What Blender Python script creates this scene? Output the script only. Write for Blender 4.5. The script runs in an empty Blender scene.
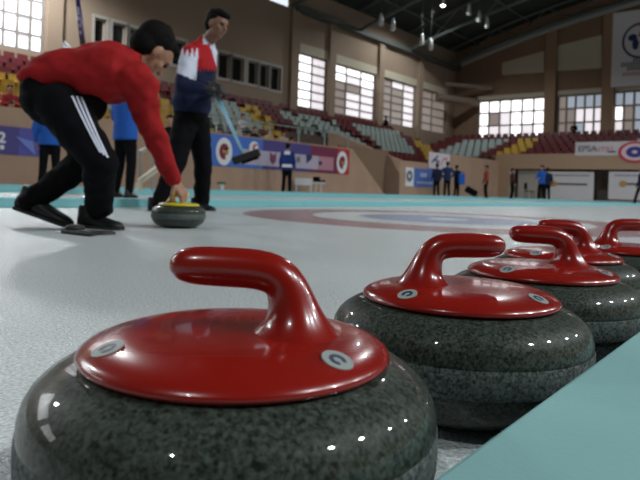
import bpy, bmesh, math, random
from mathutils import Vector, Matrix, noise
from mathutils.bvhtree import BVHTree
random.seed(7)
C = bpy.context.scene.collection
R = math.radians

# ------------------------------------------------------------------ camera frame
PHI = math.atan(495/600); ROLL = R(2.0); FPX = 600.0; HOR = 188.0; CAMZ = 0.24
FWD = Vector((-math.sin(PHI), math.cos(PHI), 0)); RGT = Vector((math.cos(PHI), math.sin(PHI), 0)); UP = Vector((0,0,1))
CAM = Vector((0,0,CAMZ))
def ray(px, py):
    u = px-320; v = HOR-py
    return FWD*FPX + RGT*(u*math.cos(ROLL)-v*math.sin(ROLL)) + UP*(v*math.cos(ROLL)+u*math.sin(ROLL))
def P(px, py, d): return CAM + ray(px,py)*(d/FPX)
def PX(px, py, x): r = ray(px,py); return CAM + r*(x/r.x)
def PY(px, py, y): r = ray(px,py); return CAM + r*(y/r.y)
def PZ(px, py, z): r = ray(px,py); return CAM + r*((z-CAMZ)/r.z)
def proj(p):
    q = Vector(p)-CAM; d = q.dot(FWD); X = q.dot(RGT)/d*FPX; Z = q.z/d*FPX
    return (320+X*math.cos(ROLL)+Z*math.sin(ROLL), HOR-(Z*math.cos(ROLL)-X*math.sin(ROLL)))

# ------------------------------------------------------------------ materials
MATS = {}
def mat(name, col, rough=.6, spec=.5, metal=0, noise_amt=0, nscale=10, emit=None, bump=0, bscale=60, coat=0):
    if name in MATS: return MATS[name]
    m = bpy.data.materials.new(name); m.use_nodes = True; nt = m.node_tree; b = nt.nodes['Principled BSDF']
    b.inputs['Base Color'].default_value = (*col,1); b.inputs['Roughness'].default_value = rough
    b.inputs['Specular IOR Level'].default_value = spec; b.inputs['Metallic'].default_value = metal
    if coat: b.inputs['Coat Weight'].default_value = coat; b.inputs['Coat Roughness'].default_value = .05
    if noise_amt or bump:
        tc = nt.nodes.new('ShaderNodeTexCoord')
    if noise_amt:
        n = nt.nodes.new('ShaderNodeTexNoise'); n.inputs['Scale'].default_value = nscale; n.inputs['Detail'].default_value = 4
        nt.links.new(tc.outputs['Object'], n.inputs['Vector'])
        r = nt.nodes.new('ShaderNodeMapRange'); r.inputs['From Min'].default_value=.3; r.inputs['From Max'].default_value=.7
        r.inputs['To Min'].default_value = 1-noise_amt; r.inputs['To Max'].default_value = 1+noise_amt
        nt.links.new(n.outputs['Fac'], r.inputs['Value'])
        v = nt.nodes.new('ShaderNodeVectorMath'); v.operation='SCALE'; v.inputs[0].default_value = col
        nt.links.new(r.outputs[0], v.inputs['Scale']); nt.links.new(v.outputs[0], b.inputs['Base Color'])
    if bump:
        n2 = nt.nodes.new('ShaderNodeTexNoise'); n2.inputs['Scale'].default_value = bscale
        nt.links.new(tc.outputs['Object'], n2.inputs['Vector'])
        bp = nt.nodes.new('ShaderNodeBump'); bp.inputs['Strength'].default_value = bump; bp.inputs['Distance'].default_value = .01
        nt.links.new(n2.outputs['Fac'], bp.inputs['Height']); nt.links.new(bp.outputs[0], b.inputs['Normal'])
    if emit:
        b.inputs['Emission Color'].default_value = (*emit[0],1); b.inputs['Emission Strength'].default_value = emit[1]
    MATS[name] = m; return m

def granite(name, rough, lo, hi, coat):
    m = bpy.data.materials.new(name); m.use_nodes = True; nt = m.node_tree; b = nt.nodes['Principled BSDF']
    tc = nt.nodes.new('ShaderNodeTexCoord')
    n1 = nt.nodes.new('ShaderNodeTexNoise'); n1.inputs['Scale'].default_value = 330; n1.inputs['Detail'].default_value = 3; n1.inputs['Roughness'].default_value=.65
    n2 = nt.nodes.new('ShaderNodeTexVoronoi'); n2.inputs['Scale'].default_value = 340
    n3 = nt.nodes.new('ShaderNodeTexNoise'); n3.inputs['Scale'].default_value = 45; n3.inputs['Detail'].default_value = 2
    for n in (n1,n2,n3): nt.links.new(tc.outputs['Object'], n.inputs['Vector'])
    sep = nt.nodes.new('ShaderNodeSeparateColor'); nt.links.new(n2.outputs['Color'], sep.inputs[0])
    a = nt.nodes.new('ShaderNodeMath'); a.operation='MULTIPLY_ADD'; a.inputs[1].default_value=.28
    nt.links.new(sep.outputs[0], a.inputs[0]); nt.links.new(n1.outputs['Fac'], a.inputs[2])
    a2 = nt.nodes.new('ShaderNodeMath'); a2.operation='MULTIPLY_ADD'; a2.inputs[1].default_value=.16
    nt.links.new(n3.outputs['Fac'], a2.inputs[0]); nt.links.new(a.outputs[0], a2.inputs[2])
    cr = nt.nodes.new('ShaderNodeValToRGB'); cr.color_ramp.elements[0].position=.50; cr.color_ramp.elements[0].color=(*lo,1)
    cr.color_ramp.elements[1].position=.95; cr.color_ramp.elements[1].color=(*hi,1)
    nt.links.new(a2.outputs[0], cr.inputs[0]); nt.links.new(cr.outputs[0], b.inputs['Base Color'])
    b.inputs['Roughness'].default_value = rough; b.inputs['Specular IOR Level'].default_value=.15; b.inputs['Coat Weight'].default_value = coat; b.inputs['Coat Roughness'].default_value=.035
    return m

M_GR = granite('polished_granite', .5, (.003,.006,.004), (.070,.088,.070), .5)
M_BAND = granite('frosted_granite', .6, (.026,.036,.034), (.165,.20,.188), 0)
M_RED = mat('red_plastic', (.27,.009,.005), .24, .5, coat=.4)
M_YEL = mat('yellow_plastic', (.75,.62,.03), .3)
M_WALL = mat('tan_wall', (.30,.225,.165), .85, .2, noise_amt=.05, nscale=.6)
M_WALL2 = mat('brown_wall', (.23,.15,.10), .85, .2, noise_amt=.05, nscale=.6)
M_CREAM = mat('cream_panel', (.52,.47,.36), .8, .2)
M_PARA = mat('parapet_paint', (.42,.28,.20), .8, .2, noise_amt=.07, nscale=1.2)
M_DARKREC = mat('dark_opening', (.05,.045,.035), .9, .1)
M_ROOF = mat('roof_sheet', (.035,.042,.038), .8, .2, noise_amt=.3, nscale=.5)
M_STEEL = mat('painted_steel', (.075,.088,.08), .6)
M_EDGE = mat('roof_edge_steel', (.30,.31,.29), .6)
M_TEAL = mat('teal_foam', (.24,.45,.45), .75, .25, noise_amt=.05, nscale=5, bump=.05, bscale=150)
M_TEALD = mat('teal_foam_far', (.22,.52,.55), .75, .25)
M_WHITE = mat('white_paint', (.65,.65,.66), .6)
M_BLACK = mat('black_cloth', (.004,.004,.005), .9, .12)
M_SHOE = mat('black_shoe', (.010,.010,.012), .5, .4)
M_RUB = mat('black_rubber', (.012,.012,.012), .6)
M_HAIR = mat('black_hair', (.004,.003,.003), .8, .15, bump=.5, bscale=120)
M_SKIN = mat('skin', (.36,.19,.12), .55, .4)
M_SKIND = mat('tanned_skin', (.22,.115,.075), .55, .4)
M_REDC = mat('red_cloth', (.33,.012,.014), .85, .2, noise_amt=.1, nscale=25)
M_BLUEC = mat('blue_cloth', (.02,.10,.42), .85, .2)
M_NAVY = mat('navy_cloth', (.010,.014,.045), .8, .2)
M_WHC = mat('white_cloth', (.62,.66,.78), .8, .2)
M_EYE = mat('dark_eye', (.01,.008,.008), .3)
M_GREY = mat('grey_plastic', (.22,.26,.25), .6)
M_SRED = mat('red_seat', (.105,.006,.010), .5)
M_SYEL = mat('yellow_seat', (.45,.28,.03), .5)
M_SGREY = mat('grey_seat', (.30,.36,.34), .5)
M_CONC = mat('stand_concrete', (.13,.10,.085), .9, .1, noise_amt=.15, nscale=2)
M_BLUEB = mat('blue_banner', (.06,.16,.55), .6)
M_PURP = mat('purple_banner', (.07,.05,.22), .6)
M_WINE = mat('wine_banner', (.17,.02,.06), .6)
M_REDB = mat('red_banner', (.42,.02,.03), .6)
M_PINKB = mat('pale_banner', (.45,.40,.50), .6)
M_WB = mat('white_banner', (.52,.49,.50), .7)
M_PRT_N = mat('navy_print', (.02,.03,.12), .7)
M_PRT_R = mat('red_print', (.45,.03,.05), .7)
M_PRT_G = mat('grey_print', (.16,.16,.2), .7)
M_PRT_P = mat('pink_print', (.50,.22,.24), .7)
M_PRT_W = mat('white_print', (.75,.75,.78), .6)
M_PRT_O = mat('ochre_print', (.40,.22,.06), .7)
M_MULL = mat('window_frame', (.22,.20,.19), .6)
M_SKY = mat('fill_sky_glass', (.8,.8,.8), .3, emit=((.95,.97,1.0), 4.0))  # stronger glow, only on the unseen added windows
M_SKYF = mat('bright_glass', (.8,.8,.8), .3, emit=((.95,.93,.95), 1.7))
M_MILK = mat('milky_glass', (.6,.6,.6), .3, emit=((.86,.80,.84), .85))
M_DULL = mat('dull_glass', (.3,.28,.26), .3, emit=((.48,.38,.33), .32))  # dull brown glow for panes with buildings outside
M_BLUISH = mat('bluish_glass', (.4,.5,.6), .3, emit=((.58,.64,.74), .38))
M_DARKG = mat('dark_glass', (.012,.014,.012), .15)
M_PALEF = mat('pale_frame', (.40,.37,.34), .6)
M_LBLUE = mat('pale_blue_shaft', (.16,.42,.60), .35)
M_INDIGO = mat('indigo_shaft', (.03,.02,.12), .4)
M_LAMPON = mat('lamp_glow', (.9,.9,.9), .3, emit=((1,.98,.93), 40))
M_LAMPW = mat('lamp_housing', (.55,.57,.56), .4)
M_CREAMR = mat('cream_rail', (.62,.56,.42), .5)

# ------------------------------------------------------------------ object helpers
def tag(o, label=None, cat=None, group=None, kind=None):
    if label: o['label'] = label
    if cat: o['category'] = cat
    if group: o['group'] = group
    if kind: o['kind'] = kind
    return o
def empty(name, loc=(0,0,0), **k):
    o = bpy.data.objects.new(name, None); C.objects.link(o); o.location = loc; o.empty_display_size=.1
    bpy.context.view_layer.update()
    return tag(o, **k)
def link(name, me, m, parent=None, smooth=False, **k):
    o = bpy.data.objects.new(name, me); C.objects.link(o)
    ms = m if isinstance(m,(list,tuple)) else [m]
    if len(me.materials)==0:
        for q in ms: me.materials.append(q)
    if smooth: me.shade_smooth()
    if parent:
        o.parent = parent
        o.matrix_parent_inverse = Matrix.Identity(4)
        # meshes are written in world space: shift back to the parent
        o.location = -Vector(parent.matrix_world.translation) if not k.get('local') else (0,0,0)
    k.pop('local', None)
    return tag(o, **k)
class MB:
    def __init__(s): s.v=[]; s.f=[]; s.mi=[]
    def add(s, vs, fs, mi=0):
        o=len(s.v); s.v += [tuple(v) for v in vs]; s.f += [tuple(i+o for i in f) for f in fs]; s.mi += [mi]*len(fs); return s
    def box(s, lo, hi, mi=0):
        x0,y0,z0=lo; x1,y1,z1=hi
        return s.add([(x0,y0,z0),(x1,y0,z0),(x1,y1,z0),(x0,y1,z0),(x0,y0,z1),(x1,y0,z1),(x1,y1,z1),(x0,y1,z1)],
          [(0,3,2,1),(4,5,6,7),(0,1,5,4),(1,2,6,5),(2,3,7,6),(3,0,4,7)], mi)
    def obox(s, c, ax, ay, az, mi=0):   # oriented, half vectors
        c=Vector(c); vs=[c+sx*ax+sy*ay+sz*az for sz in(-1,1) for sx,sy in((-1,-1),(1,-1),(1,1),(-1,1))]
        return s.add(vs,[(0,3,2,1),(4,5,6,7),(0,1,5,4),(1,2,6,5),(2,3,7,6),(3,0,4,7)],mi)
    def prism(s, poly, off, mi=0):      # poly: 3d points, extruded by off
        n=len(poly); off=Vector(off); vs=[Vector(p) for p in poly]+[Vector(p)+off for p in poly]
        fs=[tuple(range(n))[::-1], tuple(range(n,2*n))]+[(i,(i+1)%n,n+(i+1)%n,n+i) for i in range(n)]
        return s.add(vs,fs,mi)
    def tube(s, pts, r, n=10, mi=0, cap=True):
        pts=[Vector(p) for p in pts]; rs = r if isinstance(r,(list,tuple)) else [r]*len(pts)
        return s.loft([(p, None, None, q, q) for p,q in zip(pts,rs)], n, mi, cap)
    def loft(s, secs, n=16, mi=0, cap=True):   # (centre, u, v, a, b)
        pts=[Vector(q[0]) for q in secs]; vs=[]; fs=[]; pu=None
        for i,(c,u,v,a,b) in enumerate(secs):
            if u is None:
                t=(pts[min(i+1,len(pts)-1)]-pts[max(i-1,0)]).normalized()
                if pu is None:
                    pu=t.cross(UP if abs(t.z)<.9 else Vector((1,0,0))).normalized()
                pu=(pu-t*pu.dot(t)).normalized(); u=pu; v=t.cross(u)
            for k in range(n):
                A=2*math.pi*k/n; vs.append(pts[i]+Vector(u)*(math.cos(A)*a)+Vector(v)*(math.sin(A)*b))
        m=len(secs)
        for i in range(m-1):
            for k in range(n):
                fs.append((i*n+k,i*n+(k+1)%n,(i+1)*n+(k+1)%n,(i+1)*n+k))
        if cap: fs.append(tuple(range(n))[::-1]); fs.append(tuple(range((m-1)*n,m*n)))
        return s.add(vs,fs,mi)
    def ball(s, c, rx, ry=None, rz=None, axes=None, n=14, mi=0):
        ry=ry or rx; rz=rz or rx; ax=axes or (Vector((1,0,0)),Vector((0,1,0)),Vector((0,0,1))); c=Vector(c)
        vs=[c-ax[2]*rz]; m=n//2
        for i in range(1,m):
            ph=-math.pi/2+math.pi*i/m
            for k in range(n):
                th=2*math.pi*k/n
                vs.append(c+ax[0]*(rx*math.cos(ph)*math.cos(th))+ax[1]*(ry*math.cos(ph)*math.sin(th))+ax[2]*(rz*math.sin(ph)))
        vs.append(c+ax[2]*rz); e=len(vs)-1
        fs=[(0,1+(k+1)%n,1+k) for k in range(n)]
        for i in range(m-2):
            for k in range(n): a=1+i*n+k; b=1+i*n+(k+1)%n; fs.append((a,b,b+n,a+n))
        l=1+(m-2)*n
        fs+=[(l+k,l+(k+1)%n,e) for k in range(n)]
        return s.add(vs,fs,mi)
    def cap(s, p0, p1, r0, r1, n=12):   # tapered capsule
        p0=Vector(p0); p1=Vector(p1); t=(p1-p0).normalized(); u=t.cross(UP if abs(t.z)<.9 else Vector((1,0,0))).normalized(); v=t.cross(u)
        secs=[]
        for a in (-85,-60,-30,0): secs.append((p0+t*(r0*math.sin(R(a))),u,v,r0*math.cos(R(a)),r0*math.cos(R(a))))
        for a in (0,30,60,85): secs.append((p1+t*(r1*math.sin(R(a))),u,v,r1*math.cos(R(a)),r1*math.cos(R(a))))
        return s.loft(secs,n)
    def lathe(s, prof, c=(0,0,0), n=64, mi=0):
        c=Vector(c); vs=[]; fs=[]; idx=[]
        for r,z in prof:
            if r<1e-6: vs.append(c+Vector((0,0,z))); idx.append([len(vs)-1]*n)
            else:
                b=len(vs); vs+= [c+Vector((r*math.cos(2*math.pi*k/n),r*math.sin(2*math.pi*k/n),z)) for k in range(n)]; idx.append(list(range(b,b+n)))
        for i in range(len(prof)-1):
            for k in range(n):
                q=[idx[i][k],idx[i][(k+1)%n],idx[i+1][(k+1)%n],idx[i+1][k]]
                q2=[]; [q2.append(x) for x in q if x not in q2]
                if len(q2)>2: fs.append(tuple(q2))
        return s.add(vs,fs,mi)
    def mesh(s, name='m', fix=True):
        me=bpy.data.meshes.new(name); me.from_pydata(s.v,[],s.f)
        for p,i in zip(me.polygons,s.mi): p.material_index=i
        if fix:
            bm=bmesh.new(); bm.from_mesh(me); bmesh.ops.recalc_face_normals(bm,faces=bm.faces); bm.to_mesh(me); bm.free()
        me.update(); return me
    def build(s, name, m, parent=None, smooth=False, **k): return link(name, s.mesh(name), m, parent, smooth, **k)

def remesh(mb, voxel, smooth=4, wrinkle=0, wscale=9, keep=None):
    me=mb.mesh('tmp'); o=bpy.data.objects.new('tmp',me); C.objects.link(o)
    md=o.modifiers.new('r','REMESH'); md.mode='VOXEL'; md.voxel_size=voxel
    if smooth: ms=o.modifiers.new('s','SMOOTH'); ms.factor=.5; ms.iterations=smooth
    dg=bpy.context.evaluated_depsgraph_get(); out=bpy.data.meshes.new_from_object(o.evaluated_get(dg))
    bpy.data.objects.remove(o); bpy.data.meshes.remove(me)
    out.materials.clear()
    if wrinkle:
        ns=[v.normal.copy() for v in out.vertices]
        for v,nn in zip(out.vertices,ns):
            p=v.co; w=noise.noise(Vector((p.x*wscale,p.y*wscale,p.z*wscale*2.2)))+.5*noise.noise(p*wscale*3)
            v.co=p+nn*w*wrinkle
    out.shade_smooth(); return out
def bevel(o, w, seg=2):
    b=o.modifiers.new('b','BEVEL'); b.width=w; b.segments=seg; b.limit_method='ANGLE'; return o

# ================================================================== THE HALL
LX=-24.6; PXX=-15.5; FY=48.0; BY=36.5; RX=24.6; BACKY=-22.0
def archz(x): return 15-4*(x/24.6)**2
# ice with the painted houses
def ice_material():
    m=bpy.data.materials.new('pebbled_ice'); m.use_nodes=True; nt=m.node_tree; N=nt.nodes; L=nt.links; b=N['Principled BSDF']
    tc=N.new('ShaderNodeTexCoord')
    def math_(op,a,bv=None,c=None):
        n=N.new('ShaderNodeMath'); n.operation=op
        for i,x in enumerate((a,bv,c)):
            if x is None: continue
            if isinstance(x,(int,float)): n.inputs[i].default_value=x
            else: L.new(x,n.inputs[i])
        return n.outputs[0]
    sp=N.new('ShaderNodeSeparateXYZ'); L.new(tc.outputs['Object'],sp.inputs[0])
    wx=math_('ADD', math_('FLOORED_MODULO', math_('ADD',sp.outputs[0],4.90+.01), 4.75), -2.37)
    dy=math_('ADD',sp.outputs[1],-4.9)
    r=math_('SQRT',math_('ADD',math_('MULTIPLY',wx,wx),math_('MULTIPLY',dy,dy)))
    lane=math_('GREATER_THAN',sp.outputs[0],-5.0)
    # wobble the painted edges a touch
    nz=N.new('ShaderNodeTexNoise'); nz.inputs['Scale'].default_value=2.5; L.new(tc.outputs['Object'],nz.inputs['Vector'])
    r=math_('ADD',r,math_('MULTIPLY_ADD',nz.outputs['Fac'],.06,-.03))
    def band(lo,hi,e=.02):
        a=N.new('ShaderNodeMapRange'); a.inputs['From Min'].default_value=lo-e; a.inputs['From Max'].default_value=lo+e; L.new(r,a.inputs['Value'])
        c=N.new('ShaderNodeMapRange'); c.inputs['From Min'].default_value=hi-e; c.inputs['From Max'].default_value=hi+e; c.inputs['To Min'].default_value=1; c.inputs['To Max'].default_value=0; L.new(r,c.inputs['Value'])
        return math_('MULTIPLY',a.outputs[0],c.outputs[0])
    n1=N.new('ShaderNodeTexNoise'); n1.inputs['Scale'].default_value=1.3; n1.inputs['Detail'].default_value=5; L.new(tc.outputs['Object'],n1.inputs['Vector'])
    n2=N.new('ShaderNodeTexNoise'); n2.inputs['Scale'].default_value=190; n2.inputs['Detail'].default_value=2; L.new(tc.outputs['Object'],n2.inputs['Vector'])
    s=math_('ADD', math_('MULTIPLY_ADD',n1.outputs['Fac'],.22,-.11), math_('MULTIPLY_ADD',n2.outputs['Fac'],1.0,-.5))
    cr=N.new('ShaderNodeValToRGB'); cr.color_ramp.elements[0].position=.2; cr.color_ramp.elements[0].color=(.36,.405,.41,1)
    cr.color_ramp.elements[1].position=.8; cr.color_ramp.elements[1].color=(.78,.83,.83,1)
    L.new(math_('ADD',s,.5),cr.inputs[0])
    def mix(fac,col,prev):
        x=N.new('ShaderNodeMix'); x.data_type='RGBA'; L.new(fac,x.inputs[0]); L.new(prev,x.inputs[6]); x.inputs[7].default_value=(*col,1); return x.outputs[2]
    c=mix(math_('MULTIPLY',math_('MULTIPLY',band(1.22,1.83),.85),lane),(.27,.10,.11),cr.outputs[0])
    c=mix(math_('MULTIPLY',math_('MULTIPLY',band(.18,.80),.75),lane),(.12,.15,.32),c)
    L.new(c,b.inputs['Base Color'])
    b.inputs['Roughness'].default_value=.24; b.inputs['Specular IOR Level'].default_value=.5
    n3=N.new('ShaderNodeTexNoise'); n3.inputs['Scale'].default_value=230; n3.inputs['Detail'].default_value=1; L.new(tc.outputs['Object'],n3.inputs['Vector'])
    bp=N.new('ShaderNodeBump'); bp.inputs['Strength'].default_value=.7; bp.inputs['Distance'].default_value=.004
    L.new(n3.outputs['Fac'],bp.inputs['Height']); L.new(bp.outputs[0],b.inputs['Normal'])
    return m
f=MB().box((LX-.4,BACKY,-.3),(RX+.4,FY+.4,0)).build('floor',ice_material(),kind='structure')

def wall_cells(mb, u0,u1,z0,z1,holes,fn,mi=0):
    us=sorted({u0,u1,*[h[0] for h in holes],*[h[1] for h in holes]}); zs=sorted({z0,z1,*[h[2] for h in holes],*[h[3] for h in holes]})
    for a,b in zip(us,us[1:]):
        for c,d in zip(zs,zs[1:]):
            um=(a+b)/2; zm=(c+d)/2
            if any(h[0]<um<h[1] and h[2]<zm<h[3] for h in holes): continue
            fn(mb,a,b,c,d,mi)
# windows in the left wall  (u = y); first two unseen, added to light the near ice
def ly(px): return PX(px,100,LX).y
lw=[(-17.5,-9.5,5.35,9.6,5,6),(-7.0,1.5,5.35,9.6,5,6),(ly(-75),ly(43),5.35,9.6,8,6),(ly(298),ly(327),5.2,8.55,2,6),(ly(332),ly(376),5.2,8.55,3,6),(ly(381),ly(416),5.2,8.55,3,6),(ly(420),ly(447),5.2,8.55,2,5)]
sw_px=[(92,104,18,42),(110,124,23,45),(127,139,28,49),(171,184,40,65),(217,229,53,78),(231,243,57,81),(247,257,61,84),(259,268,64,87),(270,280,67,90)]
sw=[]
for a,b,c,d in sw_px:
    m_=(a+b)/2; sw.append((ly(a),ly(b),PX(m_,d,LX).z,PX(m_,c,LX).z))
def xbox(x0,x1): return lambda mb,a,b,c,d,mi: mb.box((x0,a,c),(x1,b,d),mi)
def ybox(y0,y1): return lambda mb,a,b,c,d,mi: mb.box((a,y0,c),(b,y1,d),mi)
w=MB(); wall_cells(w,BACKY-.4,FY+.4,0,11.0,[h[:4] for h in lw]+sw,xbox(LX-.4,LX))
# gallery recess above the near stretch of the wall
g0=ly(-120); g1=ly(285)
w.box((LX-.4,g1+.4,11.0),(LX,FY+.4,13.0)); w.box((LX-2.2,g0,11.0),(LX-2.0,g1+.4,13.0)); w.box((LX-2.2,g0,10.6),(LX-.4,g1,10.9)); w.box((LX-.4,BACKY-.4,11.0),(LX,g0,13.0))
w.build('wall_left',M_WALL,kind='structure')
nwin=[0]
def window(fn_cell, u0,u1,z0,z1,nc,nr,cols,th=.07,fm=None,pm=None):
    """cols: material index per cell [row from top][col]; fn_cell(mb,a,b,c,d,mi,depth)"""
    nwin[0]+=1; e=empty('window_%d'%nwin[0],(0,0,0),kind='structure')
    fr=MB(); pn=MB()
    for i in range(nc+1):
        u=u0+(u1-u0)*i/nc; fn_cell(fr,u-th/2 if 0<i else u,u+th/2 if i<nc else u,z0,z1,0,.1) if 0<i<nc else fn_cell(fr,*( (u0,u0+th) if i==0 else (u1-th,u1) ),z0,z1,0,.1)
    for j in range(nr+1):
        z=z0+(z1-z0)*j/nr; a,b=(z-th/2,z+th/2) if 0<j<nr else ((z0,z0+th) if j==0 else (z1-th,z1)); fn_cell(fr,u0,u1,a,b,0,.08)
    for j in range(nr):
        for i in range(nc):
            fn_cell(pn,u0+(u1-u0)*i/nc,u0+(u1-u0)*(i+1)/nc,z1-(z1-z0)*(j+1)/nr,z1-(z1-z0)*j/nr,cols[j%len(cols)][i%len(cols[0])],.02)
    fr.build('window_frame',fm or M_MULL,e); pn.build('window_pane',pm or [M_SKY,M_MILK,M_DULL,M_BLUISH],e)
    return e
def lc(mb,a,b,c,d,mi,t): mb.box((LX-.25-t,a,c),(LX-.25+t,b,d),mi)
def fc(mb,a,b,c,d,mi,t): mb.box((a,FY+.2-t,c),(b,FY+.2+t,d),mi)
pats=[ [[0]],[[0]],[[0,0,1,0]], [[0,1]], [[0,0,0],[0,1,0],[2,2,1],[2,1,1],[2,1,1],[2,1,1]], [[2,1,1],[2,2,1],[2,2,1],[2,2,1],[2,2,1],[2,2,1]], [[2,2]] ]
for h,pt in zip(lw,pats): window(lc,*h,pt,th=.10,pm=([M_SKYF,M_MILK,M_DULL,M_BLUISH] if h[0]>3 else None))
for h in sw: window(lc,*h[:4],1,1,[[0]],th=.05,fm=M_PALEF,pm=[M_DARKG])
# pale lintels over the tall windows, pilasters, roof-edge beam
n=0
def trim(mb,m):
    global n; n+=1; return mb.build('trim_%d'%n,m,kind='structure')
t=MB()
for h in lw[3:]: t.box((LX,h[0],h[3]),(LX+.03,h[1],h[3]+.55))
trim(t,M_CREAM)
t=MB()
for h in sw: 
    for (a,b,c,d) in ((h[0]-.12,h[1]+.12,h[2]-.14,h[2]),(h[0]-.12,h[1]+.12,h[3],h[3]+.14),(h[0]-.12,h[0],h[2],h[3]),(h[1],h[1]+.12,h[2],h[3])): t.box((LX,a,c),(LX+.03,b,d))
trim(t,M_PALEF)
t=MB()
for px in (50,291,329,378.5,418): 
    y=ly(px); t.box((LX,y-.32,4.4),(LX+.25,y+.32,11 if px!=291 else 13))
trim(t,M_WALL)
t=MB().box((LX,g1+.4,10.85),(LX+.5,FY,11.15)); trim(t,M_STEEL)
t=MB(); a_=PX(437,97,LX+.5); b2=PY(478,103,FY-.6); t.tube([a_,b2],.32,10); t.tube([PX(445,84,LX+.4),PY(492,88,FY-.5)],.18,8); trim(t,mat('duct',(.20,.15,.11),.7))
# white-framed slanted pane on the wall behind the bending player
q=[PX(56,36,LX),PX(56,52,LX),PX(74,52,LX)]
e=empty('window_%d'%(nwin[0]+1),(0,0,0),kind='structure'); nwin[0]+=1
fr=MB()
for a,b in ((q[0],q[1]),(q[0],q[2]),(q[1],q[2])):
    fr.tube([a+Vector((.05,0,0)),b+Vector((.05,0,0))],.06,6)
fr.build('window_frame',M_WHITE,e); MB().prism([p+Vector((.02,0,0)) for p in q],(.02,0,0)).build('window_pane',M_BLUISH,e)

# far wall
def fx(px): return PY(px,110,FY).x
fw=[(fx(478),fx(545),4.9,8.15,6,3),(fx(557),fx(603),4.9,8.15,5,3),(fx(613),fx(655),4.9,8.15,4,3),(fx(667),fx(712),4.9,8.15,4,3)]
w=MB(); fn=ybox(FY,FY+.4)
wall_cells(w,LX-.4,RX+.4,0,11.0,[h[:4] for h in fw],fn)
xs=[LX-.4+ (2*24.6+.8)*i/40 for i in range(41)]
poly=[(xs[0],FY,11.0)]+[(xs[-1],FY,11.0)]+[(x,FY,archz(x)+1.6) for x in reversed(xs)]
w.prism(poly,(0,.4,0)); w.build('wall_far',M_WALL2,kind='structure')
fpats=[ [[0,0,0,0,0,0],[0,2,1,0,0,0],[0,1,1,0,1,0]], [[2,3,3,3,3],[2,2,1,1,1],[2,2,3,1,1]], [[3,3,3,3],[0,2,3,3],[1,2,3,3]], [[0,1,3,3]] ]
for h,pt in zip(fw,fpats): window(fc,*h,pt,th=.14,pm=[M_SKYF,M_MILK,M_DULL,M_BLUISH])
t=MB()
for px in (550.5,608,661,716):
    x=fx(px); t.box((x-.42,FY-.35,4.3),(x+.42,FY,archz(x)+.1))
trim(t,mat('pilaster_paint',(.30,.195,.125),.85,.2))
t=MB()
for pl in ([(502,75),(544,72),(544,51),(502,63)],[(556,71),(602,68),(602,35),(556,46)]):
    t.prism([PY(x,y,FY-.04) for x,y in pl],(0,.04,0))
for h in fw: t.box((h[0],FY-.04,h[3]),(h[1],FY,h[3]+.35))
trim(t,M_CREAM)
t=MB(); t.tube([(x,FY-.6,archz(x)+.05) for x in xs[1:-1]],.22,8); trim(t,M_EDGE)
# right and rear walls, roof
w=MB().box((RX,BACKY-.4,0),(RX+.4,FY+.4,13)); w.build('wall_right',M_WALL,kind='structure')
w=MB(); w.box((LX-.4,BACKY-.4,0),(RX+.4,BACKY,11.0)); w.prism([(x,BACKY-.4,z) for x,_,z in poly],(0,.4,0)); w.build('wall_rear',M_WALL,kind='structure')
r_=MB()
for i in range(40):
    a,b=xs[i],xs[i+1]; za,zb=archz(a)+1.5,archz(b)+1.5
    r_.prism([(a,BACKY-.4,za),(b,BACKY-.4,zb),(b,BACKY-.4,zb+.15),(a,BACKY-.4,za+.15)],(0,FY+.8-BACKY,0))
r_.box((LX-2.4,BACKY-.4,13),(LX,FY+.4,13.15)); r_.build('ceiling',M_ROOF,kind='structure')
# trusses: one thing each
for k,ty in enumerate([46.2,39.6,33,26.4,19.8,13.2,6.6]):
    e=empty('roof_truss',(0,ty,11),label='x',cat='roof truss',group='arched roof trusses')
    e['label']=['arched steel roof truss closest to the far wall','second arched steel roof truss out from the far wall','third arched steel roof truss out from the far wall','fourth arched steel roof truss out from the far wall','fifth arched steel roof truss out from the far wall','arched roof truss crossing high over the red-shirted player','arched roof truss nearest the row of curling stones'][k]
    X=[-24.3+48.6*i/24 for i in range(25)]
    MB().tube([(x,ty,archz(x)-.05) for x in X],.13,8).build('bottom_chord',M_STEEL,e)
    MB().tube([(x,ty,archz(x)+1.3) for x in X],.11,8).build('top_chord',M_STEEL,e)
    wb=MB()
    for i in range(24):
        a=(X[i],ty,archz(X[i])-.05) if i%2 else (X[i],ty,archz(X[i])+1.3); b=(X[i+1],ty,archz(X[i+1])+1.3) if i%2 else (X[i+1],ty,archz(X[i+1])-.05)
        wb.tube([a,b],.05,6)
    wb.build('web_bars',M_STEEL,e)
for k,px_ in enumerate([-22.5,-18,-13.5,-9,-4.5,0,4.5,9,13.5,18,22.5]):
    z=archz(px_)+1.38
    MB().box((px_-.07,BACKY,z-.12),(px_+.07,FY-.05,z)).build('trim_%d'%(20+k),M_STEEL,kind='structure')

# ================================================================== STANDS
NR=11; TR=.745; RS=.335
def srow(i): return -16.3-TR*i, 1.05+RS*i      # x front edge, tread z
def stand_profile(y0,y1,i0=0,extra=0):
    mb=MB()
    for i in range(i0,NR):
        x,z=srow(i); x2=x-TR if i<NR-1 else LX
        mb.box((x2,y0,0),(x,y1,z))
    return mb
w=stand_profile(-2,21.0); w.v+=[] 
w.build('trim_11',M_CONC,kind='structure')
w=stand_profile(21.0,25.0,4); w.build('trim_12',M_CONC,kind='structure')
w=stand_profile(25.0,BY+1.0); w.build('trim_13',M_CONC,kind='structure')
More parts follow.
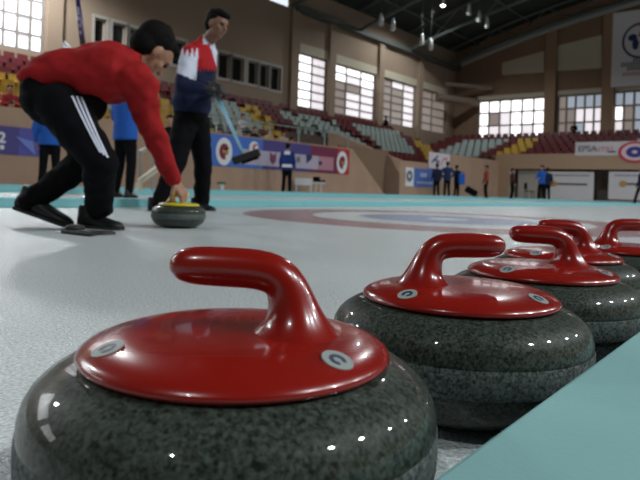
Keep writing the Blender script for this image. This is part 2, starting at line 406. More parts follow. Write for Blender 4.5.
# parapet along the ice
p=MB(); p.box((PXX-.2,-2,0),(PXX,20.9,1.98))
p.prism([(PXX-.2,20.9,0),(PXX-.2,23.6,0),(PXX-.2,20.9,1.98)],(.2,0,0))
p.box((PXX-.2,25.0,0),(PXX,29.4,1.72)); p.box((PXX-.2,29.4,0),(PXX,BY,2.35))
p.box((srow(3)[0],20.85,0),(PXX-.2,21.0,1.4))
p.prism([(srow(5)[0],24.8,0),(PXX,24.8,0),(PXX,24.8,1.72),(srow(5)[0],24.8,3.3)],(0,.2,0))
p.build('wall_parapet',M_PARA,kind='structure')
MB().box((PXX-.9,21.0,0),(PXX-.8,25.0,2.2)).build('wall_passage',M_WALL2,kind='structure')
# far stand over the ground-floor rooms
bz0,bz1=1.86,2.78
w=MB()
for i in range(8):
    y=BY+1.0+i*1.25; w.box((LX,y,0 if i==0 else 2.2),(RX,y+1.25 if i<7 else FY,2.35+i*.33))
w.build('trim_14',M_CONC,kind='structure')
w=MB().box((PXX,BY,bz0),(RX,BY+.25,bz1)); w.box((PXX,BY+.25,2.2),(RX,BY+1.0,2.35)); w.box((LX,BY+.98,0),(PXX,BY+1.0,2.35)); w.box((PXX-.2,BY,0),(PXX,BY+.25,bz1)); w.box((PXX,BY,0),(PY(509,190,BY).x,BY+.25,bz0))
w.build('wall_balcony',mat('balcony_paint',(.36,.24,.16),.8,.2),kind='structure')
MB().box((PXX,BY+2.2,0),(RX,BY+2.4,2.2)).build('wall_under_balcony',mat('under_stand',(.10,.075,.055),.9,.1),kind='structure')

# seats
def seat_mesh():
    mb=MB(); prof=[(.20,.40),(.22,.42),(.18,.44),(0,.425),(-.14,.42),(-.19,.47),(-.215,.60),(-.235,.74)]
    th=.022; n=len(prof); W=.21; vs=[]; 
    for s in (-1,1):
        for x,z in prof: vs.append((x,s*W,z))
    for s in (-1,1):
        for x,z in prof: vs.append((x-th*.6 if z>.46 else x,s*W,z-th))
    fs=[(i,i+1,n+i+1,n+i) for i in range(n-1)]+[(2*n+i,3*n+i,3*n+i+1,2*n+i+1) for i in range(n-1)]
    fs+=[(i,2*n+i,2*n+i+1,i+1) for i in range(n-1)]+[(n+i,n+i+1,3*n+i+1,3*n+i) for i in range(n-1)]
    fs+=[(0,n,3*n,2*n),(n-1,3*n-1,4*n-1,2*n-1)]
    mb.add(vs,fs); mb.box((-.05,-.16,0),(.05,.16,.41)); return mb
sm=seat_mesh(); seatme={}
for nm,m in (('red',M_SRED),('grey',M_SGREY),('yellow',M_SYEL)):
    me=sm.mesh('seat_'+nm); me.materials.append(m); seatme[nm]=me
SPOTS=[(219,0,'white'),(237,1,'white'),(247,0,'grey'),(254,1,'dark'),(262,0,'white'),(269,1,'yellow'),(276,0,'white'),(242,3,'white'),(283,1,'cream'),(229,2,'grey'),(291,0,'yellow'),(-8,0,'red'),(10,0,'pink'),(28,0,'red'),(8,2,'red')]
seats=[]
def colour_of(i,y):
    if y<10.3: blk='yellow' if 6.8<y+.0<9.9 and i<7 else 'red'; return blk
    if y<18.8:
        if i>=8: return 'red'
        if i<=1: return 'red'
        return 'yellow' if 12.5<y-.25*i<15 or y<12.5 and i<4 else 'grey'
    if i>=9: return 'red'
    if y<25: return 'grey' if i>3 else 'red'
    if 38.8<y<40.3: return 'yellow'
    if 36.8<y<42: return 'red' 
    if i<=2: return 'red'
    if 27.4<y<28.6: return None
    return 'grey'
for i in range(NR):
    x,z=srow(i); y=4.0
    while y<36.6:
        y+=.52
        if 20.6<y<25.5 and i<6: continue
        if abs(y-21)<.35 or abs(y-25.2)<.3 or abs(y-16.2)<.4: continue
        c=colour_of(i,y); X_,Y_=proj((x-.45,y,z+.5))
        if y>18 and c:
            u1=X_-(413+(Y_-130)*.77); u2=X_-(277+(Y_-110)*1.2); u3=X_-(340+(Y_-120)*1.3)
            if i<9:
                c='yellow' if abs(u1)<6 else 'red' if -14<u1<24 else 'red' if -16<u2<0 else 'yellow' if -34<u2<=-16 else 'red' if abs(u3)<6 else c
        if any(ii==i and abs(PX(px,150,x-.45).y-y)<.5 for px,ii,_ in SPOTS): continue
        if i==10 and abs(PX(391,125,x-.45).y-y)<.5: continue
        if c: seats.append((x-.45,y,z,0,c))
for i in range(7):
    y0=BY+1.0+i*1.25; x=-24.0
    while x<2:
        x+=.55
        c='red' if i>=5 else 'yellow' if -16.4-.12*i<x<-14.9-.12*i else 'grey' if -21.5<x<-17.6 or -9<x<-2 else 'red'
        if -5.6<x<-4.9 or x<-23.6: continue
        seats.append((x,y0+.7,2.35+i*.33,math.pi*1.5,c))
def vis(s):
    X,Y=proj((s[0],s[1],s[2]+.5)); d=(Vector(s[:3])-CAM).dot(FWD)
    return d>1 and -8<X<648 and not(22<X<212 and Y>40 and X<120) and not (30<X<140) and not(176<X<210 and Y<112), d
vs_=[(vis(s)[1],s) for s in seats if vis(s)[0]]; vs_.sort(key=lambda q:q[0])
near=[]; cnt={}
near=[s for d,s in vs_[:296]]; nset={id(s) for s in near}
rest=[s for s in seats if id(s) not in nset and -20<proj(s[:3])[0]<700]
lab={'red':('red plastic stand seat in the terraces beyond the ice','red seats in the terraces'),
     'grey':('pale grey plastic stand seat in the terraces beyond the ice','grey seats in the terraces'),
     'yellow':('yellow plastic stand seat in the terraces beyond the ice','yellow seats in the terraces')}
for s in near:
    o=bpy.data.objects.new('stadium_seat',seatme[s[4]]); C.objects.link(o); o.location=s[:3]; o.rotation_euler=(0,0,s[3])
    tag(o,lab[s[4]][0],'seat',lab[s[4]][1])
big=MB()
for s in rest:
    c,sn=math.cos(s[3]),math.sin(s[3])
    big.add([(s[0]+v[0]*c-v[1]*sn,s[1]+v[0]*sn+v[1]*c,s[2]+v[2]) for v in sm.v],sm.f,['red','grey','yellow'].index(s[4]))
o=link('distant_seats',big.mesh(),[M_SRED,M_SGREY,M_SYEL]); tag(o,'rows of red, grey and yellow seats furthest off in the terraces','seats',kind='stuff')

# handrails above the parapet
e=empty('handrail',(PXX-.1,17,2.0),label='thin grey handrail on the parapet above the long banner',cat='handrail')
MB().tube([(PXX-.1,12.6,2.55),(PXX-.1,20.8,2.55)],.025,6).build('top_rail',M_GREY,e)
for i in range(6):
    y=12.7+i*1.6; MB().tube([(PXX-.1,y,1.98),(PXX-.1,y,2.55)],.025,6).build('post',M_GREY,e)

# ================================================================== BANNERS, SIGNS
def text(s,size,m,parent,org,u,up,nrm,al='CENTER',name='lettering',bold=0):
    cu=bpy.data.curves.new('t','FONT'); cu.body=s; cu.size=size; cu.align_x=al; cu.align_y='CENTER'; cu.extrude=.004; cu.offset=bold
    o=bpy.data.objects.new('t',cu); C.objects.link(o); dg=bpy.context.evaluated_depsgraph_get()
    me=bpy.data.meshes.new_from_object(o.evaluated_get(dg)); bpy.data.objects.remove(o)
    M=Matrix((Vector(u),Vector(up),Vector(nrm))).transposed()
    for v in me.vertices: v.co=Vector(org)+M@v.co
    me.materials.clear()
    return link(name,me,m,parent)
def disc(mb,c,u,v,nrm,a,b,mi=0,a0=0,a1=360,ri=0,t=.012,n=28):
    c=Vector(c); N_=max(4,int(n*(a1-a0)/360)); ang=[R(a0+(a1-a0)*i/N_) for i in range(N_+1)]
    if ri<=0 and a1-a0>=360: poly=[c+u*(a*math.cos(x))+v*(b*math.sin(x)) for x in ang[:-1]]; return mb.prism(poly,nrm*t,mi)
    for x,y in zip(ang,ang[1:]):
        mb.prism([c+u*(a*math.cos(x))+v*(b*math.sin(x)),c+u*(a*math.cos(y))+v*(b*math.sin(y)),c+u*(a*ri*math.cos(y))+v*(b*ri*math.sin(y)),c+u*(a*ri*math.cos(x))+v*(b*ri*math.sin(x))],nrm*t,mi)
U=Vector((0,1,0)); NX=Vector((1,0,0)); Fu=Vector((1,0,0)); FN=Vector((0,-1,0))
XB=PXX+.001
def rect(mb,y0,y1,z0,z1,x=XB,t=.01,mi=0): mb.box((x,y0,z0),(x+t,y1,z1),mi)
def yb(px): return PX(px,160,PXX).y
def zb(px,py): return PX(px,py,PXX).z
# long banner
y0,y1=yb(207),yb(349); zt,zl=1.93,.86
e=empty('banner',(XB,(y0+y1)/2,zl),label='long sponsor banner, blue fading to red, on the parapet behind the standing player',cat='banner')
b=MB(); rect(b,y0,yb(262),zl,zt,t=.02,mi=0); rect(b,yb(262),yb(310),zl,zt,t=.02,mi=1); rect(b,yb(310),yb(337),zl,zt,t=.02,mi=2); rect(b,yb(337),y1,zl,zt,t=.02,mi=3)
b.build('banner_sheet',[M_BLUEB,M_PURP,M_WINE,M_REDB],e)
s=MB(); rect(s,yb(240),yb(318),zl+.12,1.52,x=XB+.02,mi=0); rect(s,yb(318),yb(333),zl+.12,1.52,x=XB+.02,mi=1)
s.build('printed_panel',[M_PINKB,mat('rose_print',(.45,.20,.26),.6)],e)
for px,py in ((224,151.5),(342,162.5)):
    m=MB(); c=PX(px,py,XB+.03); disc(m,c,U,UP,NX,.36,.47,0); disc(m,c+NX*.012,U,UP,NX,.22,.27,1,20,290,.25); disc(m,c+NX*.014+U*.08,U,UP,NX,.10,.13,2,t=.01)
    m.build('round_emblem',[M_PRT_W,mat('maroon_print',(.22,.02,.02),.6),M_PRT_O],e)
m=MB(); c=PX(254,148,XB+.03); disc(m,c,U,UP,NX,.24,.24,0,n=20); disc(m,c+NX*.012+U*.08,U,UP,NX,.16,.15,1,n=16); disc(m,c+NX*.03+U*.1,U,UP,NX,.09,.10,0,n=16); m.build('round_emblem',[M_PRT_W,M_PRT_R],e)
m=MB(); c=PX(273,157.5,XB+.035)
m.prism([c+U*-.16+UP*.2,c+U*-.05+UP*.1,c+U*.05+UP*.1,c+U*.16+UP*.2,c+U*.16-UP*.12,c-UP*.26,c-U*.16-UP*.12],NX*.01); m.build('crest',mat('plum_print',(.20,.04,.10),.7),e)
m=MB(); c=PX(310,160,XB+.035); m.prism([c+U*-.2+UP*-.15,c+U*-.25+UP*.2,c+U*.12+UP*.18,c+U*.1+UP*.05],NX*.01); m.box((XB+.03,c.y+.55,c.z-.16),(XB+.045,c.y+.75,c.z-.02)); m.build('dark_mark',M_PRT_N,e)
m=MB(); c=PX(300,160,XB+.035); m.box((XB+.03,c.y-.2,c.z-.1),(XB+.045,c.y,c.z+.12)); m.build('grey_mark',M_PRT_G,e)
# left banner with 2
y0,y1=yb(-30),yb(48)
e=empty('banner',(XB,(y0+y1)/2,.7),label='purple and blue banner with a white 2 at the left edge behind the players',cat='banner')
b=MB(); rect(b,y0,yb(18),.8,1.5,t=.02,mi=0); rect(b,yb(18),y1,.8,1.5,t=.02,mi=1); b.build('banner_sheet',[M_PURP,mat('violet_banner',(.09,.08,.36),.6)],e)
text('2',.36,M_PRT_W,e,PX(2,138,XB+.03),U,UP,NX,bold=.01); text('.',.6,M_PRT_W,e,PX(2,146,XB+.03)+UP*.12,U,UP,NX,bold=.02)
m=MB(); c=PX(27,143,XB+.03); m.prism([c+U*-.3+UP*.15,c+U*.15+UP*.05,c+U*.22-UP*.3,c+U*-.02-UP*.1],NX*.01); m.build('pale_leaf_mark',mat('pale_blue_print',(.16,.22,.60),.6),e)
# blue sign and white banner
y0,y1=yb(414),yb(436)
e=empty('banner',(XB,(y0+y1)/2,.5),label='blue banner with pale lettering on the wall left of the navy group',cat='banner')
b=MB(); za,zc=zb(425,187),zb(425,169); rect(b,yb(406),y0,za,zc,t=.02,mi=1); rect(b,y0,y1,za,zc,t=.02,mi=0); b.build('banner_sheet',[mat('sign_blue',(.08,.16,.48),.6),M_PRT_W],e)
b=MB(); zz=(za+zc)/2; rect(b,y0+.3,y1-.3,zz-.3,zz-.2,x=XB+.02); rect(b,y0+.6,y0+1.3,zz+.03,zz+.25,x=XB+.02); rect(b,y0+1.7,y1-.6,zz+.03,zz+.14,x=XB+.02); b.build('pale_lettering',mat('pale_sign_print',(.35,.42,.65),.6),e)
m=MB(); c=PX(409.5,176,XB+.03); disc(m,c,U,UP,NX,.28,.28,0,n=12,ri=.4,a1=359); m.build('round_emblem',M_PRT_G,e)
y0,y1=yb(428),yb(449)
e=empty('banner',(XB,(y0+y1)/2,1.4),label='white banner with blue and red script hung above the navy group',cat='banner')
b=MB(); za,zc=zb(438,169),zb(438,153); rect(b,y0,y1,za,zc,x=XB+.03,t=.02); b.build('banner_sheet',mat('bright_banner',(.68,.62,.66),.6),e)
zz=(za+zc)/2
b=MB(); b.tube([(XB+.06,y0+.3,zz-.1),(XB+.06,y0+.9,zz+.25),(XB+.06,y0+.6,zz+.05),(XB+.06,y0+1.1,zz-.05),(XB+.06,y0+.8,zz-.15)],.045,5); b.build('blue_script',M_PRT_N,e)
b=MB(); b.tube([(XB+.06,y0+1.3,zz-.2),(XB+.06,y0+1.6,zz+.2),(XB+.06,y0+1.9,zz+.1),(XB+.06,y0+2.0,zz+.25)],.04,5); b.build('plum_script',M_PRT_P,e)

# balcony banner with the rings
YB=BY-.001
def xb(px): return PY(px,160,BY).x
def zf(px,py,y=None): return PY(px,py,y or BY).z
x0,x1=xb(575),xb(690); za,zc=zf(590,155.5),zf(590,142)
e=empty('banner',((x0+x1)/2,YB,za),label='white banner with red, white and blue rings hung on the far balcony',cat='banner')
b=MB().box((x0,YB-.02,za),(x1,YB,zc)); b.build('banner_sheet',M_WB,e)
c=PY(578,149,YB-.03)
text('EPSA',.48,M_PRT_G,e,(c.x,YB-.03,c.z),Fu,UP,FN,'LEFT',bold=.012); c=PY(600,149.5,YB-.03); text('NTRS',.42,M_PRT_P,e,(c.x-.3,YB-.03,c.z),Fu,UP,FN,'LEFT',bold=.006)
b=MB(); c=PY(614,151,YB-.03); b.box((c.x-.35,YB-.035,c.z-.08),(c.x+.1,YB-.02,c.z-.01)); b.build('navy_dash',M_PRT_N,e)
m=MB(); c=PY(635,152,YB-.03)
for a,mi in ((1.0,0),(.80,1),(.52,2),(.16,1)): disc(m,c+FN*(1.0-a)*.05,Fu,UP,FN,a*.86,a*.58,mi,t=.02)
m.build('ring_emblem',[M_PRT_R,mat('pinkish_print',(.62,.45,.50),.6),mat('deep_blue_print',(.03,.03,.20),.6)],e)
# tall white banner on the far wall
x0,x1=fx(611)+0,fx(675); zt,zl=PY(612,14,FY).z,PY(612,87,FY).z
YF=FY-.385
x0=PY(612,50,YF).x
e=empty('banner',((x0+x1)/2,YF,zl),label='tall white banner with round club emblem, high on the far wall',cat='banner')
MB().box((x0,YF,PY(615,87,YF).z),(x1,YF+.03,PY(615,13,YF).z)).build('banner_sheet',mat('grey_white_banner',(.66,.64,.66),.7),e)
m=MB(); c=PY(641,40,YF-.02); 
disc(m,c,Fu,UP,FN,1.25,1.3,0,100,270,.88); disc(m,c,Fu,UP,FN,1.25,1.3,1,20,100,.8); disc(m,c+Fu*-.55+UP*.25,Fu,UP,FN,.3,.26,0,n=14); disc(m,c+Fu*-.35-UP*.25,Fu,UP,FN,.22,.42,0,n=14)
m.prism([c+Fu*-.2+UP*.3,c+Fu*.15+UP*1.2,c+Fu*.4+UP*1.1,c+Fu*.1+UP*.2],FN*.012,1)
m.prism([c+Fu*.1+UP*.1,c+Fu*.5+UP*.9,c+Fu*.7+UP*.8,c+Fu*.4],FN*.012,1); m.build('round_emblem',[M_PRT_N,M_PRT_R],e)
m=MB()
for py,a,mi,h in ((60,.5,0,.12),(64,1.3,0,.16),(68.5,.9,0,.14),(74,1.2,1,.12)):
    c=PY(641,py-1,YF-.02)
    k=-a
    while k<a: m.box((c.x+k,YF-.02,c.z-h),(c.x+k+.12,YF,c.z+h),mi); k+=.19
m.build('lettering',[M_PRT_G,M_PRT_P],e)
# white boards under the balcony
for i,(a,b_,lb) in enumerate(((547,594,'white sponsor board with a dark broom picture beside the blue-shirted man'),(609,660,'white sponsor board with a dark broom picture at the right edge under the balcony'))):
    x0,x1=xb(a),xb(b_); z0,z1=zf(a,199),zf(a,171.5); yy=BY+.1
    e=empty('sponsor_board',((x0+x1)/2,yy,z0),label=lb,cat='board',group=None)
    MB().box((x0,yy,z0),(x1,yy+.05,z1)).build('board_panel',M_WB,e)
    MB().box((x0,yy-.02,z0-.1),(x1,yy+.06,z0)).build('bottom_rail',mat('brown_rail',(.16,.07,.05),.6),e)
    zz=(z0+z1)/2+.1; m=MB(); m.box((x0+.55,yy-.02,zz-.05),(x1-.35 if i==0 else x1,yy,zz+.05)); m.build('broom_picture',mat('charcoal_print',(.06,.05,.055),.7),e)
    m=MB(); disc(m,(x0+(.42 if i==0 else .75),yy-.02,zz),Fu,UP,FN,.2,.17,n=12,t=.015); m.build('brown_spot',M_PRT_O,e)
    m=MB(); k=x0+.3
    while k<x1-.25: w_=random.uniform(.06,.14); m.box((k,yy-.012,z1-.26),(k+w_,yy,z1-.16)); k+=w_+.05
    m.build('small_lettering',M_PRT_G if i==0 else mat('violet_print',(.25,.16,.36),.7),e)
# door leaves and panels in the opening
w=MB(); x0,x1=xb(509),xb(514.5); w.box((x0,BY+.05,0),(x1,BY+.15,zf(509,168))); trim_=w.build('door_1',mat('door_white',(.46,.43,.40),.7),kind='structure')
w=MB(); x0,x1=xb(517),xb(538); w.box((x0,BY+.3,0),(x1,BY+.4,zf(517,170))); w.box((x0+.35,BY+.28,0),(x0+.40,BY+.3,1.7)); w.box((x0+.75,BY+.28,0),(x0+.80,BY+.3,1.7))
w.build('door_2',mat('door_cream',(.34,.30,.26),.7),kind='structure')

# ================================================================== FOAM DIVIDERS
def divider(x0,x1,y0,y1,m,label):
    mb=MB(); seg=2.4; y=y0
    while y<y1: mb.box((x0,y+.002,0.0),(x1,min(y+seg,y1)-.002,.077)); y+=seg
    o=mb.build('foam_divider',m,label=label,cat='foam divider',group='foam dividers between the sheets'); bevel(o,.004,2); return o
divider(-.164,.16,-1.55,30,M_TEAL,'pale teal foam divider running close beside the row of red-handled stones')
divider(-5.10,-4.90,-1.55,34,M_TEALD,'teal foam divider just beyond the bending player and the yellow-handled stone')
divider(-9.85,-9.6,-1.55,34,M_TEALD,'teal foam divider between the second and third sheet of ice')
divider(-13.92,-13.66,-1.55,34,M_TEALD,'teal foam divider nearest the stand parapet')
o=MB().box((-14.2,34.6,0),(14,34.9,.077)).build('foam_divider',M_TEALD,label='teal foam divider across the far end of the ice',cat='foam divider')

# ================================================================== CURLING STONES
aR=math.atan2(RGT.y,RGT.x)
def stone(loc, rot, red=True, label='', group=None, emb=(-20,200)):
    m=M_RED if red else M_YEL
    e=empty('curling_stone',(0,0,0),label=label,cat='curling stone',group=group)
    lo=[(0,.006),(.052,.006),(.060,0),(.066,0),(.078,.004),(.104,.0085),(.124,.019),(.136,.034),(.1425,.052)]
    up=[(.1440,.078),(.1435,.086),(.1415,.0935),(.1375,.1005),(.131,.1068),(.1225,.1122),(.113,.1162),(.103,.1185),(.09,.1195),(0,.1195)]
    MB().lathe(lo+up,n=96).build('granite_body',M_GR,e,True)
    MB().lathe([(.1430,.050),(.1448,.054),(.1452,.065),(.1448,.076),(.1430,.080)],n=96).build('striking_band',M_BAND,e,True)
    MB().lathe([(0,.118),(.104,.118),(.1095,.1195),(.1105,.1215),(.1092,.1240),(.1055,.1270),(.098,.1302),(.089,.1328),(.076,.1346),(.055,.1356),(.03,.1360),(0,.1361)],n=96).build('handle_plate',m,e,True)
    # gooseneck handle: path in the (s,z) plane, radii in plane / across
    path=[(.042,.124,.050,.056),(.042,.131,.037,.043),(.0415,.138,.0275,.033),(.0405,.146,.0212,.0250),(.0385,.155,.0180,.0200),(.0358,.1635,.0162,.0172),
          (.0315,.1715,.0152,.0158),(.0235,.1772,.0150,.0153),(.0120,.1795,.0146,.0152),(-.001,.1800,.0145,.0152),(-.015,.1803,.0145,.0152),(-.029,.1805,.0142,.0150),(-.0395,.1805,.0130,.0138),(-.0460,.1805,.0102,.0108),(-.0502,.1805,.0058,.0062),(-.0514,.1805,.0015,.002)]
    secs=[]; n_=len(path)
    for i,(s_,z,a,b_) in enumerate(path):
        p0=path[max(i-1,0)]; p1=path[min(i+1,n_-1)]; t=Vector((p1[0]-p0[0],0,p1[1]-p0[1])).normalized()
        if i<=2: t=Vector((0,0,1))
        uu=Vector((t.z,0,-t.x)); secs.append((Vector((s_,0,z)),uu,Vector((0,1,0)),a,b_))
    h=MB().loft(secs,24).build('handle',m,e,True); sd=h.modifiers.new('s','SUBSURF'); sd.levels=1; sd.render_levels=1
    for ang in emb:
        ca,sa=math.cos(R(ang)-rot+aR),math.sin(R(ang)-rot+aR); rd=Vector((ca,sa,0)); vv=Vector((-sa,ca,0))
        c=rd*.0925+UP*.1322; nrm=(rd*.37+UP).normalized(); uu=vv.cross(nrm)
        mb=MB(); disc(mb,c-nrm*.0006,uu,vv,nrm,.0106,.0106,0,t=.0009,n=32)
        em=mb.build('round_emblem',[mat('emblem_white',(.30,.34,.33),.5)],e,label='white round emblem with blue letter C')
        mb=MB(); disc(mb,c+nrm*.0003,uu,vv,nrm,.0058,.0058,0,30,330,.5,t=.0003,n=30)
        mb.build('blue_mark',mat('emblem_blue',(.015,.03,.07),.4),em,local=True)
        em.location=(0,0,0)
    e.location=loc; e.rotation_euler=(0,0,rot); return e
def st(X,d): q=FWD*d+RGT*X; return (q.x,q.y,0)
grp='red-handled curling stones lined up by the divider'
ST=[((-.0560,.437),aR,'largest red-handled curling stone, closest to the lens at bottom left'),
    ((.1640,.690),aR+math.pi,'second red-handled stone, its grip pointing right, beside the big front one'),
    ((.345,.925),aR,'third red-handled stone in the row, grip pointing left past the second'),
    ((.483,1.186),aR,'fourth red-handled stone, mostly hidden behind the third'),
    ((.706,1.378),aR+math.pi,'fifth red-handled stone, cut off by the right edge, grip pointing right')]
for ((X,d),r,l),em in zip(ST,((-40,214),(-42,222),(-40,220),(-38,218),(-38,218))): stone(st(X,d),r,True,l,grp,em)
SA=st(-.760,3.25)
stone(SA,aR+math.pi,False,'curling stone with a yellow handle being held by the bending player')

# ================================================================== PEOPLE
def hand(mb, w, d, nrm, size=1.0, curl=35, side=1, thumb=True):
    """palm and five fingers; d = finger direction, nrm = palm normal, side = thumb side sign"""
    d=Vector(d).normalized(); nrm=Vector(nrm); nrm=(nrm-d*nrm.dot(d)).normalized(); s=d.cross(nrm).normalized()*side
    w=Vector(w); k=size
    for j,off in enumerate((.030,.010,-.010,-.028)):
        mb.cap(w+d*.01*k+s*off*.6*k, w+d*.085*k+s*off*k, .016*k,.0125*k,8)
        L=(.040,.045,.042,.033)[j]*k; p=w+d*.085*k+s*off*k; a=curl
        for q in range(3):
            dr=(d*math.cos(R(a))+nrm*math.sin(R(a))); l=L*(1,.65,.5)[q]; p2=p+dr*l; mb.cap(p,p2,(.0098-.001*q)*k,(.009-.001*q)*k,8); p=p2; a+=curl
    p=w+d*.025*k+s*.028*k; dr=(s*.75+d*.55+nrm*.35).normalized(); p2=p+dr*.045*k; mb.cap(p,p2,.014*k,.011*k,8)
    dr=(s*.25+d*.75+nrm*.55).normalized(); mb.cap(p2,p2+dr*.032*k,.011*k,.009*k,8)
def head_mesh(mb, c, face, up, k=1.0):
    face=Vector(face).normalized(); up=Vector(up); up=(up-face*up.dot(face)).normalized(); s=face.cross(up)
    ax=(face,s,up); c=Vector(c)
    def q(f,l,u): return c+face*f*k+s*l*k+up*u*k
    mb.ball(q(-.012,0,.025),.098*k,.077*k,.095*k,ax,20); mb.ball(q(.02,0,-.03),.070*k,.062*k,.085*k,ax,16)
    mb.ball(q(.045,0,-.088),.034*k,.034*k,.024*k,ax,12)     # chin
    mb.cap(q(.082,0,.018),q(.104,0,-.022),.010*k,.0135*k,8)   # nose
    mb.ball(q(.078,0,-.055),.016*k,.026*k,.009*k,ax,10); mb.ball(q(.074,0,.030),.018*k,.055*k,.011*k,ax,10)
    for sg in (-1,1):
        mb.ball(q(-.008,sg*.080,-.008),.019*k,.010*k,.032*k,ax,10); mb.ball(q(.05,sg*.042,-.02),.030*k,.022*k,.025*k,ax,10)
    return q,s
def hair_mesh(mb, c, face, up, k=1.0, full=1.0):
    face=Vector(face).normalized(); up=Vector(up); up=(up-face*up.dot(face)).normalized(); s=face.cross(up); ax=(face,s,up); c=Vector(c)
    def q(f,l,u): return c+face*f*k+s*l*k+up*u*k
    mb.ball(q(-.032,0,.048),.100*k*full,.086*k*full,.088*k*full,ax,20); mb.ball(q(-.058,0,-.005),.060*k*full,.078*k,.075*k,ax,16)
    mb.ball(q(.035,0,.092),.058*k,.068*k,.034*k,ax,14)
    for i in range(26):
        a=random.uniform(0,6.28); h=random.uniform(.0,1); rr=math.sqrt(1-h*h)
        mb.ball(q(-.030+.085*rr*math.cos(a),.073*rr*math.sin(a),.05+.078*h),.02*k,.02*k,.018*k,ax,8)

def shoe(parent, heel, toe, up=UP, m=M_SHOE, w=.047, voxel=.008, hgt=.085):
    heel=Vector(heel); toe=Vector(toe); t=(toe-heel); Ls=t.length; t.normalize(); up=Vector(up); up=(up-t*up.dot(t)).normalized(); s=t.cross(up)
    mb=MB(); secs=[]
    for f,a,h in ((0,.55,.55),(.04,.78,.85),(.18,.85,1.0),(.34,.82,.95),(.5,.88,.74),(.7,1.0,.55),(.88,.92,.44),(.97,.62,.32),(1.0,.30,.18)):
        secs.append((heel+t*(Ls*f)+up*(hgt*h*.5+.004),s,up,w*a,hgt*h*.5))
    mb.loft(secs,14); mb.loft([(heel+t*(Ls*.16)+up*.05,s,t,w*.8,.05),(heel+t*(Ls*.16)+up*(hgt+.03),s,t,w*.75,.045)],12)
    o=link('shoe',remesh(mb,voxel,3),m,parent)
    sl=MB()
    pts=[]
    for f,a in ((0,.5),(.05,.85),(.3,.85),(.5,.8),(.72,1.05),(.9,.9),(1,.4)): pts.append((f,a))
    poly=[heel+t*(Ls*f)+s*(w*a) for f,a in pts]+[heel+t*(Ls*f)-s*(w*a) for f,a in reversed(pts)]
    sl.prism(poly,up*.016); so=sl.build('sole',M_RUB,o,local=True); so.location=(0,0,0)
    return o

